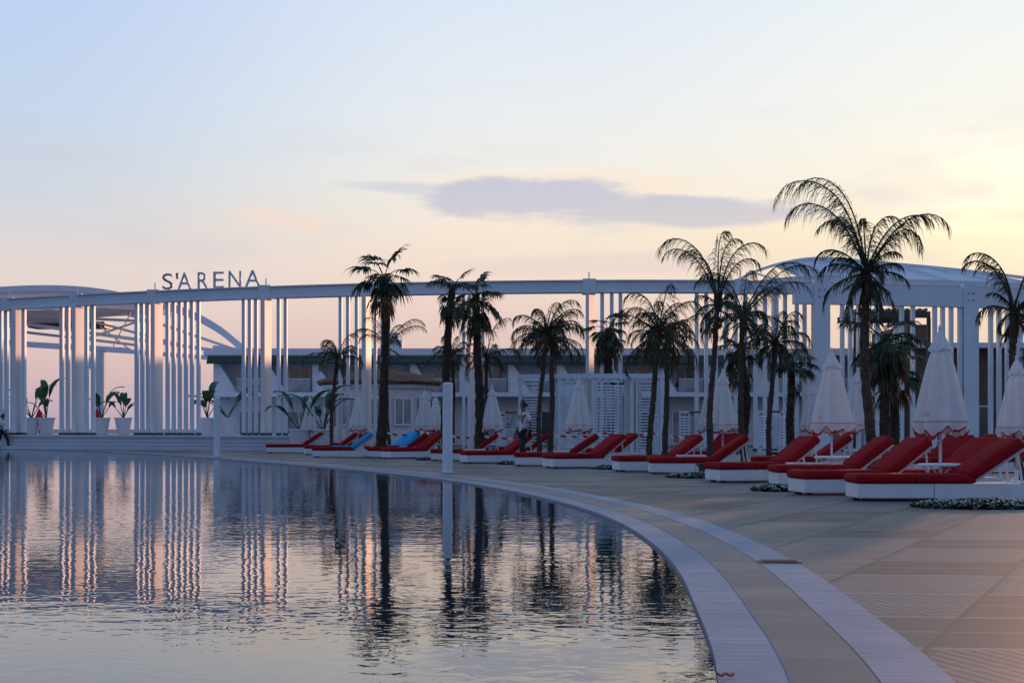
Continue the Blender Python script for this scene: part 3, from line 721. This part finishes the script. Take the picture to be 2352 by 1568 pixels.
# ---------------- palms ----------------
def frond(b,base,az_,el0,length,droop,n=34,lw=.02,ll=.42,mi=0,hang=.9,rnd=random,s0=.10):
    p=Vector(base); seg=16; el_=el0; pts=[p.copy()]; dirs=[]; aa=az_; tw=rnd.uniform(-.7,.7)
    for i in range(seg):
        h=Vector((math.cos(aa),math.sin(aa),0))
        dr=h*math.cos(el_)+Vector((0,0,math.sin(el_))); dirs.append(dr); p=p+dr*length/seg; pts.append(p.copy())
        t_=i/seg; el_-=droop/seg*(0.1+2.7*t_*t_)*rnd.uniform(.7,1.3); aa+=tw/seg
    dirs.append(dirs[-1])
    b.tube(pts,[.022*(1-.88*i/seg)+.003 for i in range(seg+1)],4,mi)
    side=Vector((-h.y,h.x,0))
    for i in range(n):
        s=s0+(1-s0)*(i+rnd.random()*.9)/n; f=s*seg; k=min(int(f),seg-1); q=pts[k].lerp(pts[k+1],min(1,f-k)); t=dirs[k]
        L_=ll*length*(math.sin(math.pi*min(.94,s*.78+.16))**.6)*.55*rnd.uniform(.45,1.4)
        for sg_ in(-1,1):
            if rnd.random()<.12: continue
            d1=(t*.9+side*sg_*rnd.uniform(.2,.7)+Vector((0,0,-.1-.3*hang*rnd.random()))).normalized()
            d2=(d1*.6+Vector((0,0,-hang*rnd.uniform(.5,1.4)))+t*.2).normalized()
            d3=(d2*.5+Vector((rnd.uniform(-.15,.15),0,-hang))).normalized()
            m1=q+d1*L_*.34; m2=m1+d2*L_*.40; m3=m2+d3*L_*.42
            wv=(t*.5+side*.5*sg_+Vector((rnd.uniform(-.6,.6),rnd.uniform(-.4,.4),.2))).normalized()*lw/2
            b.add([q-wv*.6,q+wv*.6,m1+wv,m1-wv,m2+wv*.7,m2-wv*.7,m3],[(0,1,2,3),(3,2,4,5),(5,4,6)],mi)
def fanleaf(b,base,az_,el0,pet,rad,mi,rnd,droopy=.5,ns=26):
    h=Vector((math.cos(az_),math.sin(az_),0)); d0=h*math.cos(el0)+Vector((0,0,math.sin(el0)))
    p0=Vector(base); d1=(d0+Vector((0,0,-.35))).normalized(); p1=p0+d0*pet*.6; p2=p1+d1*pet*.4
    b.tube([p0,p1,p2],[.025,.018,.012],4,mi)
    side=Vector((-h.y,h.x,0)); fw=(d1+Vector((0,0,-.2))).normalized()
    for i in range(ns):
        if rnd.random()<.08: continue
        a_=(i/(ns-1)-.5)*2*math.radians(100); dr=(fw*math.cos(a_)+side*math.sin(a_)).normalized()
        dr=(dr+Vector((0,0,.06))).normalized(); L_=rad*(.7+.3*math.cos(a_*.7))*rnd.uniform(.75,1.15)
        m1=p2+dr*L_*.5; d2=(dr+Vector((0,0,-droopy*rnd.uniform(.6,1.8)))).normalized(); m2=m1+d2*L_*.3; d3=(d2+Vector((0,0,-droopy*1.6))).normalized(); m3=m2+d3*L_*.3
        wv=dr.cross(Vector((0,0,1)) if abs(dr.z)<.9 else h).normalized()*.055*rad
        wv=wv+Vector((0,0,rnd.uniform(-.03,.03)*rad))
        b.add([p2,m1-wv,m1+wv,m2-wv*.6,m2+wv*.6,m3],[(0,1,2),(1,3,4,2),(3,5,4)],mi)
def trunk(b,p0,p1,r0,r1,rnd,rough=.12,bend=.15,boots=220):
    n=26; pts=[];rs=[]
    off=Vector((rnd.uniform(-1,1)*bend,rnd.uniform(-1,1)*bend,0))
    for i in range(n+1):
        t=i/n; c=Vector(p0).lerp(Vector(p1),t)+off*math.sin(math.pi*t)+Vector((math.sin(t*9+r0*90),0,0))*.02; r=r0+(r1-r0)*t
        if i==0:r*=1.35
        if i==1:r*=1.15
        r*=1+(.10 if i%2 else -.05)
        rs.append([c+Vector((math.cos(j*.6283),math.sin(j*.6283),0))*r*rnd.uniform(1-rough,1+rough) for j in range(10)]); pts.append((c,r))
    b.rings(rs)
    for i in range(boots):
        t=rnd.random()**.8; k=min(n-1,int(t*n)); c,r=pts[k]; c2=pts[k+1][0]; c=c.lerp(c2,rnd.random()); a_=rnd.uniform(0,6.28)
        u=Vector((math.cos(a_),math.sin(a_),0)); s=Vector((-u.y,u.x,0))*.03; q=c+u*r*.9; tip=q+u*rnd.uniform(.03,.09)+Vector((0,0,rnd.uniform(.05,.14)))
        b.add([q-s,q+s,tip],[(0,1,2)])
def palm(xb,xc,d,yc,kind,L_,n,seed,r=.13,spread=(-.1,1.35),droop=1.7,dead=5,dc=0,hang=1.0,nl=46,lab=None,custom=None,cll=.36):
    rnd=random.Random(seed); H=gz(yc,d); Xb=gx(xb,d); Xc=gx(xc,d)-Xb
    e=obj('palm_tree',None,None,(Xb,d,0))
    fan=kind=='fan'
    tag(e,lab or ('tall fan palm with shaggy trunk and drooping leaves' if fan else 'young feather palm with slender trunk and arching fronds'),'palm tree','palm trees on the pool deck')
    b=MB(); trunk(b,(0,0,0),(Xc,dc,H),r,r*.68,rnd,boots=420 if fan else 110)
    if not fan:
        for i in range(22):
            a_=rnd.uniform(0,6.28); z=H-rnd.uniform(0,.7); u=Vector((math.cos(a_),math.sin(a_),0)); 
            q=Vector((Xc,dc,z))+u*r*.5; b.tube([q,q+u*.07+Vector((0,0,.35))],[.026,.010],4)
    obj('trunk',b.mesh('palm_trunk',[M['trunk'] if fan else M['trunk2']]),e)
    b=MB(); top_=(Xc,dc,H)
    if custom:
        for (a_,el_,l_,dr_) in custom: frond(b,top_,a_,el_,l_,dr_,int(nl*1.25),.018,cll,0 if rnd.random()<.75 else 1,hang,rnd,.18)
    for i in range(n):
        a_=i*2.39996+rnd.uniform(-.6,.6); t=(i+.5)/n; el_=spread[1]+(spread[0]-spread[1])*t+rnd.uniform(-.25,.25)
        if fan: fanleaf(b,top_,a_,el_,L_*.5*rnd.uniform(.6,1.3),L_*.55*rnd.uniform(.75,1.15),0 if rnd.random()<.8 else 1,rnd,.3+.6*t)
        else: frond(b,top_,a_,el_,L_*rnd.uniform(.55,1.2),droop*rnd.uniform(.75,1.25),nl,.020,.50,0 if rnd.random()<.75 else 1,hang,rnd)
    for i in range(dead):
        a_=rnd.uniform(0,6.28)
        if fan: fanleaf(b,(Xc,dc,H-rnd.uniform(.05,.7)),a_,rnd.uniform(-1.35,-.7),L_*.4,L_*.5,2 if rnd.random()<.6 else 0,rnd,1.2,14)
        else: frond(b,(Xc,dc,H-.15),a_,rnd.uniform(-1.0,-.3),L_*.5,.6,26,.02,.5,2 if rnd.random()<.6 else 0,hang,rnd)
    obj('crown',b.mesh('palm_crown',[M['leaf'],M['leaf2'],M['dead']]),e)
pi=math.pi
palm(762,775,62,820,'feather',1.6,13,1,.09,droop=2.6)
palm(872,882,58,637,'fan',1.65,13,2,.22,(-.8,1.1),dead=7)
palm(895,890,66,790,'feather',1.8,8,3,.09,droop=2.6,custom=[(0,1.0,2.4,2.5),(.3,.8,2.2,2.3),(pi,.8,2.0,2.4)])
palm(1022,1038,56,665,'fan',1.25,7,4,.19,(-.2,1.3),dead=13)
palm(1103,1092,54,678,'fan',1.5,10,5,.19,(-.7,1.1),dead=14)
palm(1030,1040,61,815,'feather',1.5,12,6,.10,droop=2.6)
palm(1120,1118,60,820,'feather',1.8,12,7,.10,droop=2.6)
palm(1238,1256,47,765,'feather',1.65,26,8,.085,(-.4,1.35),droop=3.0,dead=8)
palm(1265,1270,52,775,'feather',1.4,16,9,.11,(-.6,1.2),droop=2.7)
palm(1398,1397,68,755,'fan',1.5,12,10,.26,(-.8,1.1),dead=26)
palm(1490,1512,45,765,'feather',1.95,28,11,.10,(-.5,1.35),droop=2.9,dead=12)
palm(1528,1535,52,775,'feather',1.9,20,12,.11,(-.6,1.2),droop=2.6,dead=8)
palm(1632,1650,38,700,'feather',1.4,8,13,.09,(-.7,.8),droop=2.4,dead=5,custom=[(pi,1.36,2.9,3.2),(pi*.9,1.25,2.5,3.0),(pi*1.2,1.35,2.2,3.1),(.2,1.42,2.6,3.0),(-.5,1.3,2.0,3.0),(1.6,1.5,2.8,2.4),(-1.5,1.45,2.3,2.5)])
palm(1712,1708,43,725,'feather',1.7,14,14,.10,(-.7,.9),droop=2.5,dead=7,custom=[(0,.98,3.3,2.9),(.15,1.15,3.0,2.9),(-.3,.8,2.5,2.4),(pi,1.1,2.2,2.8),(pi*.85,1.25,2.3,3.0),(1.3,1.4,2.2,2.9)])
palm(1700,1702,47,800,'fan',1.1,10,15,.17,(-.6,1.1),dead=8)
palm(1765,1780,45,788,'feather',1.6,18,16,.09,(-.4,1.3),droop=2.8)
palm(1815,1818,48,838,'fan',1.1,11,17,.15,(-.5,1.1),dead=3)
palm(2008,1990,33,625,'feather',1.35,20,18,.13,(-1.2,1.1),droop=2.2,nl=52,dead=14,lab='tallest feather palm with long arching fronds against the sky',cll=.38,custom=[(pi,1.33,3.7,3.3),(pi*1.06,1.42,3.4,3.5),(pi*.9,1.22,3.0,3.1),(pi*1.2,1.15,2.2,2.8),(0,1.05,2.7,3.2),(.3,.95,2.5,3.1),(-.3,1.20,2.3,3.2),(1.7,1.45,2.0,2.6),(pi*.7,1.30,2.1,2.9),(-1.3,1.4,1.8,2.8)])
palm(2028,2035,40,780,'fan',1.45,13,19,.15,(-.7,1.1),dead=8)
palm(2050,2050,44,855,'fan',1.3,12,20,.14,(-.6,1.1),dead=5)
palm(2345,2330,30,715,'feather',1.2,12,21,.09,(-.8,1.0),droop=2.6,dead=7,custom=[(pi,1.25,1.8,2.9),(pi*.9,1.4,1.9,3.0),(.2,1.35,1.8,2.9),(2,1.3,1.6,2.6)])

# ---------------- planters ----------------
b=MB(); b.lathe([(.30,0),(.33,.02),(.49,.90),(.53,.92),(.53,1.0),(.48,1.0),(.46,.94),(.1,.92)],28); pot_me=b.mesh('planter_pot',[M['pot']],False)
def banana(seed,h):
    rnd=random.Random(seed); b=MB()
    for k in range(rnd.choice([6,7,8])):
        a_=rnd.uniform(0,6.28); el_=rnd.uniform(.75,1.45); Hh=h*rnd.uniform(.6,1.05); hv=Vector((math.cos(a_),math.sin(a_),0)); p=Vector((0,0,.9)); pts=[p]
        n=10
        for i in range(n):
            dr=hv*math.cos(el_)+Vector((0,0,math.sin(el_))); p=p+dr*Hh*1.3/n; pts.append(p); el_-=(.03 if i<5 else .30)*rnd.uniform(.7,1.3)
        b.tube(pts[:7],[.035,.03,.028,.024,.02,.016,.012],5)
        s=Vector((-hv.y,hv.x,0)); w=[.02,.15,.21,.22,.19,.13,.01]
        q=pts[4:11]
        vs=[]
        for i,(c,ww) in enumerate(zip(q,w)):
            vs+=[c-s*ww+Vector((0,0,.05)),c,c+s*ww+Vector((0,0,.05))]
        fs=[]
        for i in range(len(q)-1):
            fs+=[(3*i,3*i+1,3*i+4,3*i+3),(3*i+1,3*i+2,3*i+5,3*i+4)]
        b.add(vs,fs)
    return b.mesh('banana_plant',[M['banana']])
for i,(x,top_) in enumerate([(72,872),(106,873),(233,880),(283,896),(476,868),(523,852),(690,880),(742,880),(1165,935)]):
    d=84 if x<700 else 80; z=.78 if x<672 else .0
    if x>=672: d=71
    if x==1165: d=72
    sc=1.0 if x<672 else 1.1
    po=obj('planter',pot_me,None,(gx(x,d),d,z),(0,0,0),(sc,sc,sc)); tag(po,'tall tapered white planter','planter',group='white planters on the terrace')
    pl=obj('banana_plant',banana(40+i,gz(top_,d)-z-1.0),None,(gx(x,d),d,z+.05)); tag(pl,'broad-leaved plant growing in a white planter','plant',group='potted leafy plants')
b=MB(); b.lathe([(.03,0),(.03,1.0)],8,1); b.rings([[(r*(1+.2*math.cos(5*t))*math.cos(t),r*(1+.2*math.cos(5*t))*math.sin(t),z) for t in [j*math.pi/15 for j in range(30)]] for r,z in [(.10,.9),(.2,.8),(.22,1.05),(.13,1.25),(.14,1.3),(.05,1.5),(.01,1.58)]],0)
rp=b.mesh('red_parasol',[M['redtrim'],M['darkmetal']],True)
for x in(90,222,10): 
    d=88; o=obj('red_parasol',rp,None,(gx(x,d),d,.78)); tag(o,'small closed red parasol on the terrace','parasol',group='closed red parasols')

def tape(x0,x1,d,y0,y1):
    b=MB(); n=16; A=Vector((gx(x0,d),d,gz(y0,d))); B_=Vector((gx(x1,d),d+1,gz(y1,d))); vs=[]
    for i in range(n+1):
        t=i/n; c=A.lerp(B_,t)-Vector((0,0,.12*4*t*(1-t))); vs+=[c,c+Vector((0,.01*math.sin(i),.09))]
    b.add([v-A for v in vs],[(2*i,2*i+2,2*i+3,2*i+1) for i in range(n)])
    o=obj('barrier_tape',b.mesh('barrier_tape',[M['tape']]),None,A); tag(o,'red and white striped barrier tape between palms','barrier tape',group='barrier tapes')
tape(884,958,59,994,996); tape(1030,1100,57,1000,1002); tape(1105,1235,55,1003,1001); tape(1268,1400,55,1001,996); tape(1405,1500,54,996,997); tape(1500,1625,53,997,1001)

b=MB(); b.box(-.11,.11,-.17,.17,0,.006); 
for i in range(6): b.box(-.1+i*.035,-.085+i*.035,-.14,.14,.008,.012)
d=rng(1291); o=obj('drain_cover',b.mesh('drain_cover',[M['drain']]),None,(gx(1790,d),d,.006),(0,0,1.5)); tag(o,'small brown metal drain cover in the paving','drain cover')
b=MB(); 
pts=[(i*.007,.008*math.sin(i*1.1),.016+.005*math.cos(i*1.1)) for i in range(12)]; b.tube(pts,.007,6); d=rng(1556)
o=obj('rope_end',b.mesh('rope_end',[M['orange']],True),None,(gx(1630,d)+.03,d,-.0),(0,0,0)); tag(o,'frayed orange rope end at the pool edge','rope')

# ---------------- people ----------------
def skinmesh(name,verts,edges,radii,material,root=0,sub=1):
    me=bpy.data.meshes.new(name); me.from_pydata(verts,edges,[]); o=bpy.data.objects.new(name,me); COL.objects.link(o)
    m=o.modifiers.new('s','SKIN'); 
    for i,r in enumerate(radii):
        sv=me.skin_vertices[0].data[i]; sv.radius=(r,r) if not isinstance(r,tuple) else r; sv.use_root=(i==root)
    s=o.modifiers.new('u','SUBSURF'); s.levels=sub; s.render_levels=sub
    dg=bpy.context.evaluated_depsgraph_get(); dg.update()
    r=bpy.data.meshes.new_from_object(o.evaluated_get(dg)); bpy.data.objects.remove(o)
    r.materials.clear(); r.materials.append(material); r.polygons.foreach_set('use_smooth',[True]*len(r.polygons)); return r
def person(X,Y,rz,scale,stride,label):
    V={};Ed=[];R={}
    def v(n,p,r): V[n]=p; R[n]=r
    v('pel',(0,0,.95),(.15,.11)); v('belly',(0,0,1.08),(.14,.10)); v('chest',(.01,0,1.30),(.155,.115)); v('neck0',(0,0,1.46),(.07,.07)); v('neck',(.01,0,1.53),.052)
    v('jaw',(.03,0,1.585),(.062,.07)); v('head',(.015,0,1.66),(.078,.092)); v('crown',(.0,0,1.73),(.05,.055)); v('nose',(.115,0,1.638),.013)
    Ed+= [('pel','belly'),('belly','chest'),('chest','neck0'),('neck0','neck'),('neck','jaw'),('jaw','head'),('head','crown'),('head','nose')]
    for s,sg_ in(('L',1),('R',-1)):
        st=stride*sg_
        v('sh'+s,(0,.19*sg_,1.41),.062); v('el'+s,(-.05-st*.15,.235*sg_,1.13),.043); v('wr'+s,(.07-st*.25,.23*sg_,.92),.028); v('pa'+s,(.085-st*.27,.225*sg_,.85),(.02,.036))
        Ed.extend([('chest','sh'+s),('sh'+s,'el'+s),('el'+s,'wr'+s),('wr'+s,'pa'+s)])
        px_,py_,pz_=V['pa'+s]
        for k,(dx,l) in enumerate([(-.027,.065),(-.009,.08),(.009,.085),(.027,.075)]):
            v(f'f{k}{s}',(px_+dx,py_,pz_-l*.6),.009); v(f'g{k}{s}',(px_+dx+.012,py_-.012*sg_,pz_-l*1.05),.008); Ed.extend([('pa'+s,f'f{k}{s}'),(f'f{k}{s}',f'g{k}{s}')])
        v('t0'+s,(px_+.045,py_-.01*sg_,pz_+.0),.01); v('t1'+s,(px_+.058,py_-.015*sg_,pz_-.04),.009); Ed.extend([('pa'+s,'t0'+s),('t0'+s,'t1'+s)])
        v('hi'+s,(0,.095*sg_,.90),.088); v('kn'+s,(.05+st*.28,.10*sg_,.50),.056); v('an'+s,(-.02+st*.5,.10*sg_,.10),.038); v('to'+s,(.15+st*.5,.11*sg_,.04),.035)
        Ed.extend([('pel','hi'+s),('hi'+s,'kn'+s),('kn'+s,'an'+s),('an'+s,'to'+s)])
    names=list(V); ix={n:i for i,n in enumerate(names)}
    body=skinmesh('body',[V[n] for n in names],[(ix[a_],ix[c]) for a_,c in Ed],[R[n] for n in names],M['skin'],0,2)
    def sub(ns,ed,rr,name,m_):
        return skinmesh(name,[V[n] if isinstance(n,str) else n for n in ns],ed,rr,m_,0,2)
    lp=lambda a_,c,t:tuple(V[a_][i]*(1-t)+V[c][i]*t for i in range(3))
    shirt=sub(['belly','chest',(0,0,1.45),'shL','shR',lp('shL','elL',.75),lp('shR','elR',.75),(0,0,.93)],[(0,1),(1,2),(1,3),(1,4),(3,5),(4,6),(0,7)],[(.165,.125),(.18,.14),(.085,.08),.085,.085,.068,.068,(.18,.135)],'shirt',M['shirt'])
    tr=sub(['pel','hiL','hiR','knL','knR',lp('knL','anL',.93),lp('knR','anR',.93)],[(0,1),(0,2),(1,3),(2,4),(3,5),(4,6)],[(.165,.125),.108,.108,.078,.078,.06,.06],'trousers',M['dark'])
    sh=[]
    for s in 'LR':
        a0=V['an'+s]; t0=V['to'+s]
        sh.append(sub([(a0[0]-.03,a0[1],.06),(a0[0]+.07,a0[1],.05),t0],[(0,1),(1,2)],[.05,.048,.038],'shoe',M['dark']))
    hair=sub([(-.02,0,1.72),(-.045,0,1.66),(.045,0,1.745),(-.05,0,1.60)],[(0,1),(0,2),(1,3)],[(.078,.088),(.065,.085),(.05,.07),(.045,.06)],'hair',M['hair'])
    e=obj('person',body,None,(X,Y,0),(0,0,rz),(scale,)*3); tag(e,label,'person')
    for n_,m_ in(('shirt',shirt),('trousers',tr),('hair',hair),('shoe',sh[0]),('shoe',sh[1])): obj(n_,m_,e)
    for sg_ in(-1,1):
        b=MB(); b.box(.088,.098,.032*sg_-.012,.032*sg_+.012,1.660,1.670); obj('eye',b.mesh('eye',[M['hair']]),e)
        b=MB(); b.rings([[(x_,y_*sg_,z_) for x_,z_ in ((-.015,1.61),(.01,1.62),(.012,1.665),(-.012,1.67))] for y_ in(.085,.10)]); obj('ear',b.mesh('ear',[M['skin']],True),e)
    b=MB(); b.box(.085,.098,-.022,.022,1.597,1.602); obj('mouth',b.mesh('mouth',[M['hair']]),e)
person(gx(1203,44.0),44.0,math.pi+.5,1.10,.25,'person in white short-sleeved shirt and dark trousers walking on the deck')
person(gx(3,79.0)-.0,79.2,-.2,1.08,.6,'person in white shirt and dark trousers walking along the pool edge')
